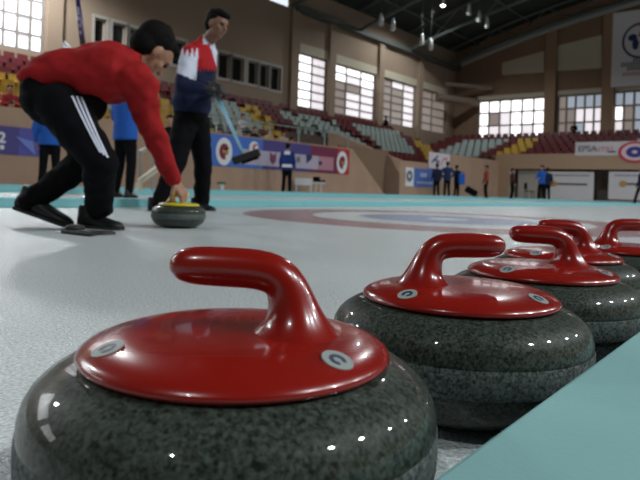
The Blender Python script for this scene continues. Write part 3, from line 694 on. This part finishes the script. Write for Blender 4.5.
def simple_person(name_label, base, height, face_dir, top, bottom, skin=M_SKIN, hair=M_HAIR, pose='stand', lean=0, arms='down', group=None, k_w=1.0, stride=.0, voxel=.022, trim_m=None):
    """a standing or seated figure, one continuous body with clothes"""
    H=height/1.75; base=Vector(base); f=Vector(face_dir); f.z=0; f.normalize(); s=f.cross(UP)
    def q(F,S,Z): return base+f*F*H+s*S*H+UP*Z*H
    e=empty('person',base,label=name_label,cat='person',group=group)
    drop=0
    if pose=='sit': drop=.48
    hz=.92-drop
    ln=lean
    ch=q(ln*.35,0,hz+.42); nk=q(ln*.5,0,hz+.56); hd=q(ln*.58+.01,0,hz+.71)
    J={}
    for sg,n_ in ((-1,'L'),(1,'R')):
        sh=q(ln*.45,sg*.18,hz+.49)
        if arms=='down': el=q(.0+ln*.3,sg*.25,hz+.20); wr=q(.10+ln*.3,sg*.24,hz-.04)
        elif arms=='fold': el=q(.06+ln*.4,sg*.25,hz+.22); wr=q(.24+ln*.4,sg*.05,hz+.25)
        elif arms=='hold': el=q(.10+ln*.4,sg*.23,hz+.20); wr=q(.33+ln*.4,sg*.14,hz+.18)
        elif arms=='hip': el=q(-.05,sg*.34,hz+.24); wr=q(.04,sg*.19,hz+.06)
        if pose=='sit': hp=q(0,sg*.09,hz); kn=q(.42,sg*.12,hz+.02); an=q(.42,sg*.12,.06+.0)
        else: hp=q(0,sg*.09,hz); kn=q(.03+sg*stride*.5,sg*.10,.49); an=q(sg*stride-.02,sg*(.12+abs(stride)*.1),.08)
        J[n_]=(sh,el,wr,hp,kn,an)
    b=MB(); b.loft([(q(0,0,hz-.02),s,f,.13*H,.10*H),(q(ln*.1,0,hz+.18),s,f,.125*H,.09*H),(ch,s,f,.16*H,.10*H),(q(ln*.47,0,hz+.52),s,f,.12*H,.07*H)],12)
    b.cap(q(ln*.45,0,hz+.5),hd-UP*.04*H,.055*H,.05*H,8)
    hdm=b; head_mesh(hdm,hd,f+UP*-.1,UP,H*1.02)
    for n_ in 'LR':
        sh,el,wr,hp,kn,an=J[n_]; b.cap(sh,el,.045*H,.038*H,8); b.cap(el,wr,.036*H,.028*H,8); dr=(wr-el).normalized()
        hand(b,wr,dr,s*(-1 if n_=='R' else 1),1.0*H,25,1)
        b.cap(hp,kn,.075*H,.052*H,8); b.cap(kn,an,.05*H,.04*H,8); b.cap(an,an+f*.1*H-UP*.03*H,.035*H,.03*H,8)
    link('body',remesh(b,min(voxel,.014),1),skin,e)
    t=MB(); t.loft([(q(0,0,hz-.10),s,f,.175*H*k_w,.13*H*k_w),(q(ln*.1,0,hz+.12),s,f,.165*H*k_w,.125*H*k_w),(ch,s,f,.19*H*k_w,.13*H*k_w),(q(ln*.47,0,hz+.52),s,f,.14*H,.09*H),(q(ln*.5,0,hz+.575),s,f,.075*H,.07*H)],14)
    for n_ in 'LR':
        sh,el,wr,hp,kn,an=J[n_]; t.cap(sh,el,.068*H,.055*H,8); t.cap(el,el+(wr-el)*.92,.055*H,.045*H,8)
    link('jacket',remesh(t,voxel,2,.006),top,e)
    p=MB(); p.ball(q(0,0,hz-.03),.16*H,.12*H,.13*H,(s,f,UP),12)
    for n_ in 'LR':
        sh,el,wr,hp,kn,an=J[n_]; p.cap(hp,kn,.095*H,.075*H,8); p.cap(kn,an+UP*.02,.075*H,.062*H,8)
    link('trousers',remesh(p,voxel,2,.005),bottom,e)
    hm=MB(); hair_mesh(hm,hd,f+UP*-.1,UP,H*1.02); link('hair',remesh(hm,.014,1),hair,e)
    for n_ in 'LR':
        an=J[n_][5]; a0=Vector((an.x,an.y,base.z))-f*.08*H; shoe(e,a0,a0+f*.26*H,m=M_SHOE,voxel=.014)
    return e
def gpt(px,py_unused,d): q=ray(px,200); q=Vector((q.x,q.y,0))*(d/FPX); return Vector((q.x,q.y,0))

# ---- player A: bending in red
A=empty('person',(P(60,180,2.9).x,P(60,180,2.9).y,0),label='bending person in red sweatshirt and three-striped black pants holding the yellow-handled stone',cat='person')
cx,cy=RGT,UP; D=FWD
b=MB()
hip=P(52,97,2.85); 
b.loft([(P(48,93,2.85),UP,D,.07,.12),(P(68,80,2.85),UP,D,.08,.12),(P(95,72,2.85),UP,D,.11,.15),(P(125,70,2.88),UP,D,.10,.15),(P(136,68,2.9),UP,D,.05,.10)],16)
hc=P(153,51.5,2.95); fa=(RGT*.36-UP*.80+FWD*.50).normalized(); fu=(UP*.70+RGT*.50+FWD*.2)
b.cap(P(132,66,2.9),hc-fa*.02-UP*.02,.058,.052); hq,hs=head_mesh(b,hc,fa,fu,1.04)
sR=P(136,78,2.76); eR=P(150.5,128,2.92); wR=P(174,181,3.18)
sL=P(132,75,3.05); eL=P(112,92,3.22); wL=P(94,84,3.14)
b.cap(sR,eR,.05,.042); b.cap(eR,wR,.04,.026); b.cap(sL,eL,.05,.042); b.cap(eL,wL,.04,.028)
gripc=Vector(SA)+UP*.180+RGT*.0
hand(b,wR,(P(185,197,3.2)-wR),-RGT*.8+FWD*.3-UP*.2,1.0,30,-1)
hand(b,wL,(P(84,76,3.11)-wL),FWD,1.0,45,1)
hR=P(60,104,2.76); kR=P(100,161,2.68); aR_=P(99,208,2.98)
hL=P(54,103,2.95); kL=P(92,157,2.93); aL=P(30,202,2.97)
for h_,k_,a_ in ((hR,kR,aR_),(hL,kL,aL)): b.cap(h_,k_,.08,.055); b.cap(k_,a_,.053,.04)
link('body',remesh(b,.0065,2),M_SKIN,A)
for sg in (-1,1): MB().ball(hq(.080,sg*.030,.012),.011).build('eye',M_EYE,A,True)
sh=MB()
S_=[((26,80),.030,.11),((33,79),.050,.14),((46,75),.085,.165),((65,74),.112,.175),((90,74.5),.138,.18),((112,74),.150,.195),((127,73),.130,.20),((137,70),.085,.15),((142,66),.055,.075)]
sh.loft([(P(x,y,2.87),UP,D,a,b_) for (x,y),a,b_ in S_],24)
sh.cap(sR,eR,.080,.063,14); sh.cap(eR,P(172.5,179,3.17),.061,.046,14); sh.cap(sL,eL,.085,.066); sh.cap(eL,wL+(eL-wL)*.1,.064,.05)
sh.cap(P(130,74,2.80),P(141,88,2.80),.08,.085)
link('sweatshirt',remesh(sh,.011,4,.014,8),M_REDC,A)
MB().tube([P(136+6*math.sin(t),64-9*math.cos(t)*1,2.88+.07*math.sin(t*2)) for t in [i*.5 for i in range(13)]],.012,6).build('collar',M_REDC,A,True)
tr=MB()
tr.ball(P(51,101,2.86),.128,.16,.120,(RGT,FWD,UP),20)
for h_,k_,a_,r0,r1,r2 in ((hR,kR,aR_,.108,.078,.066),(hL,kL,aL,.105,.078,.058)):
    tr.cap(h_,k_,r0,r1,16); tr.cap(k_,a_,r1,r2,16)
tr.cap(P(72,98,2.85),P(90,105,2.82),.10,.08); tr.ball(P(45,91,2.87),.10,.15,.085,(RGT,FWD,UP),16)
tm=remesh(tr,.011,4,.009,9)
bv=BVHTree.FromPolygons([v.co for v in tm.vertices],[p.vertices for p in tm.polygons])
trous=link('track_pants',tm,M_BLACK,A)
def drape(path, wdt, dirv=None):
    vs=[]; fs=[]
    for i,(x,y) in enumerate(path):
        for sg in (-1,1):
            x0=x+sg*wdt; o_=CAM; r=ray(x0,y).normalized(); hit=bv.ray_cast(o_,r)
            pt=hit[0]+hit[1]*.004 if hit[0] else P(x0,y,2.7); vs.append(pt)
    n_=len(path); vs2=[v+FWD*.004 for v in vs]
    for i in range(n_-1): fs.append((2*i,2*i+1,2*i+3,2*i+2)); fs.append((2*n_+2*i,2*n_+2*i+2,2*n_+2*i+3,2*n_+2*i+1))
    for i in range(n_-1): fs.append((2*i,2*i+2,2*n_+2*i+2,2*n_+2*i)); fs.append((2*i+1,2*n_+2*i+1,2*n_+2*i+3,2*i+3))
    mb=MB(); mb.add(vs+vs2,fs); return mb
for off in (0,4.6,9.2):
    pth=[]
    for i in range(15):
        t=i/14; x=71.5+off*(1-.25*t)+ (26*t+3*t*t); y=96+off*.15+ (57-off*-.35)*t; pth.append((x,y))
    drape(pth,.95).build('side_stripe',M_WHC,trous,local=True).location=(0,0,0)
def gz(px,d): q=ray(px,200); return Vector((q.x,q.y,0))*(d/FPX)
shoe(A,gz(81,3.02),gz(123,2.93),w=.05,hgt=.085)
toe=gz(72,2.90)+UP*.005; heel=P(16,209,3.0)
shoe(A,heel,toe,up=UP+RGT*.25,w=.05,hgt=.10)
# flat black pad on the ice, with a low cup and a disc
e=empty('black_pad',gz(92,2.7),label='low black rubber foothold lying on the ice by the bending player\'s front shoe',cat='black_pad')
mb=MB(); a=gz(68,2.72); b_=gz(98,2.60); mb.obox((a+b_)/2+UP*.008,(b_-a)/2,(FWD*.07),UP*.008); o=mb.build('base_plate',M_RUB,e); bevel(o,.004)
mb=MB(); c0=gz(76,2.72); mb.loft([(c0+UP*.012,RGT,FWD,.045,.05),(c0+UP*.03,RGT,FWD,.040,.045),(c0+UP*.036,RGT,FWD,.025,.03)],16); mb.build('pad_cup',M_RUB,e,True)
mb=MB(); c0=gz(100,2.68); mb.loft([(c0+UP*.0,RGT,FWD,.075,.06),(c0+UP*.012,RGT,FWD,.070,.055)],20); mb.build('pad_disc',M_RUB,e)
# broom held up behind the bending player
e=empty('curling_broom',P(88,90,3.1),label='dark indigo broom shaft standing up behind the bending player\'s back',cat='broom')
top=P(73,-45,3.1); bot=P(88,92,3.1); gp=P(83.3,43,3.1)
def lerp(a,b,t): return a+(b-a)*t
MB().tube([top,lerp(top,bot,.40)],.0115,12).build('shaft',M_INDIGO,e,True)
MB().tube([lerp(top,bot,.40),lerp(top,bot,.62)],.0140,12).build('shaft_sleeve',mat('grey_purple_sleeve',(.10,.08,.16),.4),e,True)
MB().tube([lerp(top,bot,.62),bot],.0150,12).build('grip',M_RUB,e,True)
mb=MB()
for i,f_ in enumerate((.40,.43,.47,.52,.57)): c0=lerp(top,bot,f_)-FWD*.013; mb.obox(c0,RGT*.005,FWD*.002,(top-bot).normalized()*(.012 if i==0 else .008))
mb.build('pale_lettering',mat('pale_print',(.35,.36,.5),.5),e)
hd_=top+UP*.02; mb=MB(); mb.obox(hd_,RGT*.10,FWD*.035,UP*.02); o=mb.build('broom_head',M_RUB,e); bevel(o,.01,3)

# ---- player B: standing with a broom
B=empty('person',(P(185,200,5.3).x,P(185,200,5.3).y,0),label='tall standing person in red, white and navy jacket holding a pale blue broom',cat='person')
b=MB(); d0=5.3
hB=P(217.5,25,5.22); fB=(RGT*.82-FWD*.50-UP*.30).normalized(); uB=UP+RGT*.12
sd=(FWD*.85+RGT*.4).normalized()   # shoulder line
fw_=(RGT*.85-FWD*.4).normalized()
b.loft([(P(190,118,d0),fw_,sd,.11,.14),(P(194,92,d0),fw_,sd,.10,.13),(P(198,64,d0),fw_,sd,.11,.16),(P(203,46,d0),fw_,sd,.08,.12)],14)
b.cap(P(205,45,d0),hB-UP*.05-fB*.02,.06,.055); hqB,_=head_mesh(b,hB,fB,uB,1.02)
bsR=P(190,54,5.12); beR=P(183,86,5.00); bwR=P(206,90,4.98)
bsL=P(208,52,5.50); beL=P(208,84,5.52); bwL=P(213,90,5.25)
for a_,e_,w_ in ((bsR,beR,bwR),(bsL,beL,bwL)): b.cap(a_,e_,.05,.04); b.cap(e_,w_,.04,.03)
hand(b,bwR,P(216,89,5.0)-bwR,FWD*.6-UP*.5,1.0,45,1); hand(b,bwL,P(219,88,5.15)-bwL,-FWD*.8-UP*.4,1.0,45,-1)
hb=[(P(186,120,5.25),P(176,162,5.10),gz(160,5.0)+UP*.09),(P(197,120,5.38),P(203,162,5.42),gz(202,5.5)+UP*.09)]
for h_,k_,a_ in hb: b.cap(h_,k_,.085,.058); b.cap(k_,a_,.055,.04)
link('body',remesh(b,.0075,2),M_SKIND,B)
for sg in (-1,1): MB().ball(hqB(.080,sg*.030,.012),.011).build('eye',M_EYE,B,True)
hm=MB(); hair_mesh(hm,hB,fB,uB,1.02,.97); link('hair',remesh(hm,.009,1),M_HAIR,B)
jk=MB()
jk.loft([(P(191,114,d0),fw_,sd,.150,.17),(P(192,104,d0),fw_,sd,.165,.19),(P(195,84,d0),fw_,sd,.150,.18),(P(198,64,d0),fw_,sd,.145,.19),(P(201,50,d0),fw_,sd,.12,.17),(P(205,42,d0),fw_,sd,.075,.10),(P(207,36,d0),fw_,sd,.065,.07)],22)
for a_,e_,w_ in ((bsR,beR,bwR),(bsL,beL,bwL)): jk.cap(a_,e_,.082,.070,14); jk.cap(e_,w_,.066,.048,14)
jm=remesh(jk,.013,3,.010,7)
for m_ in (M_NAVY,mat('red_jacket',(.40,.014,.018),.8,.2),M_WHC): jm.materials.append(m_)
bs=[beR+(bsR-beR)*t for t in (0,1)]
for pl in jm.polygons:
    c=pl.center; X,Y=proj(c); jag=3*math.sin(X*1.7)
    dn=(c-CAM).dot(FWD); mi=0
    if Y<70+jag*.5: mi=1
    nearsleeve = dn<5.22 and X<199-(Y-45)*.08
    if nearsleeve and 52+4*math.sin(X*1.3)<Y<73+(X-178)*.45: mi=2
    if Y<=46 and X<213 and mi!=2: mi=1
    edge=200+(Y-30)*.32
    if 32<Y<88 and X>edge+7-2+0 and X>210: mi=2
    if Y<44 and X>203: mi=2
    pl.material_index=mi
link('jacket',jm,[M_NAVY],B)
jp=MB(); jp.ball(P(191,117,d0),.155,.16,.12,(fw_,sd,UP),14)
for (h_,k_,a_),r1 in zip(hb,(.088,.085)): jp.cap(h_,k_,.115,r1,14); jp.cap(k_,a_-UP*.02,r1,.070,14)
link('trousers',remesh(jp,.013,3,.008,7),M_BLACK,B)
gl=MB(); hand(gl,bwR,P(216,89,5.0)-bwR,FWD*.6-UP*.5,1.35,45,1); gl.cap(bwR-(bwR-beR).normalized()*.03,bwR+(P(216,89,5.0)-bwR)*.5,.045,.042)
link('glove',remesh(gl,.007,2),M_RUB,B)
gl=MB(); hand(gl,bwL,P(219,88,5.15)-bwL,-FWD*.8-UP*.4,1.35,45,-1); gl.cap(bwL-(bwL-beL).normalized()*.03,bwL+(P(219,88,5.15)-bwL)*.5,.045,.042)
link('glove',remesh(gl,.007,2),M_RUB,B)
shoe(B,gz(153,5.02)-RGT*.03,gz(172,4.95)+RGT*.02,w=.05)
shoe(B,gz(192,5.50),gz(214,5.38)+RGT*.01,w=.05)
e=empty('curling_broom',P(216,95,5.08),label='pale blue curling broom with black head held by the standing player',cat='broom')
MB().tube([P(212,84,5.08),P(245,158,5.05)],.0150,12).build('shaft',M_LBLUE,e,True)
MB().tube([P(212.5,90,5.08)-FWD*.012,P(244,156,5.05)-FWD*.012],.006,8).build('pale_stripe',mat('pale_stripe',(.45,.62,.75),.4),e,True)
a=P(233,161.5,5.05); b_=P(260,152,5.05); t=(b_-a).normalized(); nn=t.cross(FWD).normalized()
o=MB().obox((a+b_)/2,t*((b_-a).length/2),FWD*.04,nn*.032).build('broom_head',M_RUB,e); bevel(o,.012,3)
o=MB().obox((a+b_)/2+t*.03-UP*.03,t*.075,FWD*.03,nn*.02).build('brush_pad',M_BLACK,e); bevel(o,.005)
hm=MB(); hair_mesh(hm,hc-RGT*.008,fa,fu,1.02,1.04); hm.ball(hq(-.045,0,-.02),.062,.084,.075,(fa.normalized(),hs,hs.cross(fa).normalized()),14); link('hair',remesh(hm,.008,1),M_HAIR,A)

# ---- others around the hall
vw=-FWD
simple_person('person in blue jacket and black trousers seen behind the bending player\'s hips',gz(48,11.0),1.82,-RGT*.3+FWD,M_BLUEC,M_BLACK,arms='down',k_w=1.15)
simple_person('person in blue jacket seen between the bending player\'s thigh and red sleeve',gz(123,8.8),1.80,RGT*.4+FWD,M_BLUEC,M_BLACK,arms='fold',k_w=1.1,stride=.0)
simple_person('person in black standing behind the bending player\'s red sleeve',gz(167,13.0),1.70,-FWD+RGT*.3,M_BLACK,M_BLACK,arms='hold')
simple_person('person in navy jacket with white back patch in front of the long banner',gz(286,20.95),1.75,FWD+RGT*.1,mat('royal_navy_cloth',(.015,.035,.17),.8,.2),M_BLACK,arms='down',k_w=1.05)
pe=[o_ for o_ in bpy.data.objects if o_.get('label','').startswith('person in navy jacket with white back')][0]
pj=[c for c in pe.children if c.name.startswith('jacket')][0]
q=gz(286,20.95)-FWD*.168; 
o=MB().obox(q+UP*1.42,RGT*.10,FWD*.012,UP*.06).build('back_patch',M_PRT_W,pj,local=True); o.location=(0,0,0)
o=MB().obox(q+UP*.97,RGT*.17,FWD*.012,UP*.05).build('hem_band',M_PRT_W,pj,local=True); o.location=(0,0,0)
simple_person('leftmost person of the navy group standing before the blue banner',gz(436,30),1.66,-RGT*.2+FWD,M_NAVY,M_BLACK,arms='down')
simple_person('tallest navy-jacketed person in the middle of the far group',gz(446.5,30.6),1.80,FWD,mat('mid_navy_cloth',(.015,.03,.10),.8,.2),M_BLACK,arms='hip',stride=.1)
simple_person('person at the right of the navy group carrying a blue bag',gz(456,31),1.66,RGT*.6+FWD*.4,M_NAVY,M_BLACK,arms='hold')
simple_person('person in orange-red top and black trousers standing alone by the far corner',gz(485.5,31),1.70,-RGT,mat('orange_cloth',(.30,.06,.03),.8,.2),M_BLACK)
simple_person('person in brown jacket standing in the far doorway',gz(511.5,33.5),1.70,RGT,mat('brown_cloth',(.07,.03,.025),.8,.2),M_BLACK)
simple_person('person in bright blue top near the white boards under the balcony',gz(541,31),1.80,-RGT*.5-FWD*.3,M_BLUEC,M_BLACK,arms='hold',k_w=1.1,stride=.08)
simple_person('person in dark navy just right of the man in the bright blue top',gz(546.5,31.8),1.72,RGT*.3+FWD,M_NAVY,M_BLACK)
simple_person('person in dark trousers stepping in at the right edge of the hall',gz(641,28),1.72,-RGT,M_NAVY,M_BLACK,stride=.25)
# items in the distance
e=empty('sports_bag',gz(459,30.8),label='blue bag held by the person at the right of the navy group',cat='bag')
c0=gz(461,30.6)+UP*.95
o=MB().obox(c0,RGT*.16,FWD*.08,UP*.28).build('bag_body',M_BLUEC,e); bevel(o,.06,3); MB().tube([c0+RGT*-.1+UP*.26,c0+UP*.4,c0+RGT*.1+UP*.26],.02,6).build('handle',M_BLACK,e)
e=empty('equipment_bag',gz(471,33),label='black equipment bag on wheels leaning on the ice by the orange-topped person',cat='bag')
c0=gz(471,33)
o=MB().obox(c0+UP*.34,(RGT*.30-UP*.16),FWD*.14,(UP*.15+RGT*.08)).build('bag_body',M_BLACK,e); bevel(o,.05,3)
MB().tube([c0-RGT*.25+UP*.5,c0-RGT*.38+UP*.75,c0-RGT*.3+UP*.78],.02,6).build('handle',M_GREY,e)
for sg in (-1,1): MB().tube([c0+RGT*.25+FWD*(.14*sg)+UP*.08,c0+RGT*.25+FWD*(.18*sg)+UP*.08],.08,12).build('wheel',M_RUB,e)
# folding chair beside the blue person
def chair(base,label,f,m):
    s=f.cross(UP); e=empty('chair',base,label=label,cat='chair')
    MB().obox(base+UP*.45,f*.2,s*.2,UP*.02).build('seat',m,e); MB().obox(base-f*.2+UP*.72,f*.015,s*.2,UP*.17).build('backrest',m,e)
    for a_ in (-1,1):
        for b__ in (-1,1): MB().tube([base+f*.18*a_+s*.18*b__,base+f*(.18 if a_>0 else .2)*a_+s*.18*b__+UP*(.45 if a_>0 else .7)],.015,6).build('leg',M_BLACK,e)
chair(gz(529,31.5),'small black chair beside the man in the bright blue top',RGT,M_BLACK)
# table with dark monitor under the long banner
tb=gz(303,22.7); e=empty('table',tb,label='small white table under the long banner beside the navy-jacketed person',cat='table')
o=MB().obox(tb+UP*.46,RGT*.32,FWD*.2,UP*.13).build('tabletop_box',M_PRT_W,e)
for a_ in (-1,1):
    for b__ in (-1,1): MB().tube([tb+RGT*.27*a_+FWD*.16*b__,tb+RGT*.27*a_+FWD*.16*b__+UP*.36],.03,6).build('leg',M_WHITE,e)
tb=gz(318,22.7); e=empty('scoring_stand',tb,label='low white stand carrying a black scoring device under the long banner',cat='stand')
for a_ in (-1,1): MB().tube([tb+RGT*.12*a_+FWD*.02,tb+RGT*.08*a_+UP*.4],.025,6).build('leg',M_WHITE,e)
o=MB().obox(tb+UP*.43,RGT*.25,FWD*.15,UP*.03).build('shelf',M_WHITE,e)
dv=MB(); dv.obox(tb-RGT*.08+UP*.56,RGT*.13,FWD*.08,UP*.10); dv.obox(tb+RGT*.13+UP*.50,RGT*.12,FWD*.08,UP*.04)
o=dv.build('scoring_device',M_BLACK,label='black scoring device on the low white stand',cat='device')
tb=gz(221,18.6); e=empty('stool',tb,label='small white stool with dark green top below the round emblem of the banner',cat='stool')
MB().tube([tb,tb+UP*.26],.07,10).build('pedestal',M_WHITE,e); MB().obox(tb+UP*.29,RGT*.13,FWD*.10,UP*.03).build('seat',mat('green_top',(.03,.10,.05),.7),e)
# slanting cream barrier rail behind the players
e=empty('barrier_rail',gz(139,13.6),label='slanting cream barrier rail behind the yellow-handled stone',cat='barrier')
a=P(139,182,13.6); MB().tube([a,P(163,164,13.9)],.075,8).build('rail',M_CREAMR,e); MB().tube([gz(139,13.6),a],.075,8).build('post',M_CREAMR,e); bb=P(163,164,13.9); MB().tube([Vector((bb.x,bb.y,0)),bb],.05,8).build('post',M_CREAMR,e)
e=empty('barrier_rail',gz(141,14.2),label='short grey barrier rail higher up behind the red sleeve',cat='barrier')
a=P(140,152,14.2); bb=P(154,144,14.4); MB().tube([a,bb],.05,8).build('rail',mat('dull_rail',(.35,.33,.28),.5),e); MB().tube([gz(140,14.2),a],.03,8).build('post',M_GREY,e); MB().tube([Vector((bb.x,bb.y,0)),bb],.03,8).build('post',M_GREY,e)

# spectators in the stands
cols=[('white',mat('spec_white',(.42,.42,.42),.8)),('dark',M_BLACK),('yellow',mat('spec_yellow',(.42,.32,.08),.8)),('grey',mat('spec_grey',(.16,.16,.18),.8)),('cream',mat('spec_cream',(.38,.33,.25),.8)),('red',mat('spec_red',(.34,.02,.03),.8)),('pink',mat('spec_pink',(.48,.16,.20),.8))]
cd=dict(cols)
desc={219:'first person seated along the parapet right of the broom handle, in white',237:'person in white seated above the broom head',247:'person in grey seated low above the broom emblem',254:'person in black seated above the middle of the long banner',262:'person in white seated front row above the white banner panel',269:'person in yellow seated second row above the long banner',276:'person in white seated front row left of the navy-jacketed person',242:'person in white seated highest among the spectators',283:'person in cream seated just above the navy-jacketed person',229:'person in grey seated third row beside the broom handle',291:'person in yellow seated front row just right of the navy-jacketed person',
 -8:'person in red seated front row at the left edge of the stands',10:'person in pink seated front row between two people in red',28:'person in red seated front row next to the bending player\'s hips',8:'person in red seated two rows higher at the left edge'}
for px,i,cn in SPOTS:
    x,z=srow(i); xx=x-.45; y=PX(px,150,xx).y
    simple_person(desc[px],(xx+.0,y,z),1.68,NX,cd[cn],M_BLACK if cn!='dark' else M_NAVY,pose='sit',arms='fold',group='spectators seated in the terraces',voxel=.03,hair=M_HAIR)
# dark figures up by the far windows
simple_person('person in black sitting at the top row under the third tall window',(srow(10)[0]-.45,PX(391,125,srow(10)[0]).y,srow(10)[1]),1.7,NX,M_BLACK,M_BLACK,pose='sit',arms='fold',voxel=.03)
simple_person('person in black sitting at the top row of the far stand under the windows',(PY(574,135,47.2).x,47.15,2.35+7*.33),1.7,-U,M_BLACK,M_BLACK,pose='sit',arms='fold',voxel=.03)

# ================================================================== LAMPS
LAMPS=[((381,20),0),((393,25),0),((422,40),0),((431,45),0),((469,10),0),((479,17),0),((487,23),0),((443,1),1)]
ldesc=['left of the nearer pair of small roof lamps','right of the nearer pair of small roof lamps','left lamp of the middle pair under the dark roof','right lamp of the middle pair under the dark roof','leftmost of the three roof lamps in a row','middle of the three roof lamps in a row','rightmost of the three roof lamps in a row','the only glowing roof lamp, at the top edge']
def lamp_at(loc,label,on,ztop=None,power=0,spot=160,k=1.0,col=(.93,.98,1)):
    loc=Vector(loc); e=empty('ceiling_lamp',loc,label=label,cat='lamp',group='lamps hanging from the roof')
    MB().lathe([(0,.42*k),(.07*k,.42*k),(.09*k,.30*k),(.12*k,.1*k),(.15*k,-.30*k),(.14*k,-.32*k),(0,-.25*k)],loc,16).build('lamp_housing',M_LAMPW,e,True)
    MB().lathe([(0,-.30*k),(.125*k,-.31*k),(.125*k,-.335*k),(0,-.34*k)],loc,16).build('diffuser',M_LAMPON if on else M_PRT_W,e)
    MB().tube([loc+UP*.4*k,loc+UP*(max(.8,archz(loc.x)+1.4-loc.z))],.01,6).build('hanger',M_STEEL,e)
    if power:
        l=bpy.data.lights.new('bulb','SPOT'); l.energy=power; l.spot_size=R(spot); l.spot_blend=.4; l.shadow_soft_size=.16 if power<2000 else .45; l.color=col
        o=bpy.data.objects.new('bulb',l); C.objects.link(o); o.parent=e; o.location=(0,0,-.42*k)
for ((px,py),on),l in zip(LAMPS,ldesc):
    q=P(px,py,38 if px<400 else 41); 
    lamp_at(q,l,on,power=1500 if on else 0)
# working lamps over the sheets, above and behind the photographer
WL=[(10.8,5,'right of the row of stones'),(11,10.6,'right of the near house'),(11.6,20,'over the middle of the right-hand sheets'),(11.5,32,'over the far end of the right-hand sheets'),
    (-21.5,9.5,'along the left wall above the near seats'),(-21.5,-1.5,'along the left wall level with the stones'),(-10,27,'over the far half of the left-hand sheets'),(0,-9,'behind the photographer')]
for x,y,l in WL: lamp_at((x,y,archz(x)-(1.0 if x>-15 else 1.6)),'roof lamp '+l,1,power=(3600 if x>5 else 2600 if x<-15 else 1800))

# world: overcast daylight outside
w=bpy.data.worlds.new('overcast'); bpy.context.scene.world=w; w.use_nodes=True
w.node_tree.nodes['Background'].inputs[0].default_value=(.8,.88,1,1); w.node_tree.nodes['Background'].inputs[1].default_value=1.0

# ================================================================== CAMERA
cam=bpy.data.cameras.new('camera'); co=bpy.data.objects.new('camera',cam); C.objects.link(co); bpy.context.scene.camera=co
cam.sensor_width=36; cam.lens=36*FPX/640; cam.shift_y=-(240-HOR)/640; cam.clip_start=.02; cam.clip_end=300
rx=RGT*math.cos(ROLL)+UP*math.sin(ROLL); uz=-RGT*math.sin(ROLL)+UP*math.cos(ROLL); bk=-FWD
Mx=Matrix((rx,uz,bk)).transposed().to_4x4(); Mx.translation=CAM; co.matrix_world=Mx
cam.dof.use_dof=True; cam.dof.focus_distance=.66; cam.dof.aperture_fstop=11
sc=bpy.context.scene
sc.view_settings.view_transform='Standard'; sc.view_settings.look='None'; sc.view_settings.gamma=1; sc.view_settings.use_curve_mapping=False
sc.view_settings.exposure=0.12
sc.cycles.use_denoising=True; sc.cycles.max_bounces=6
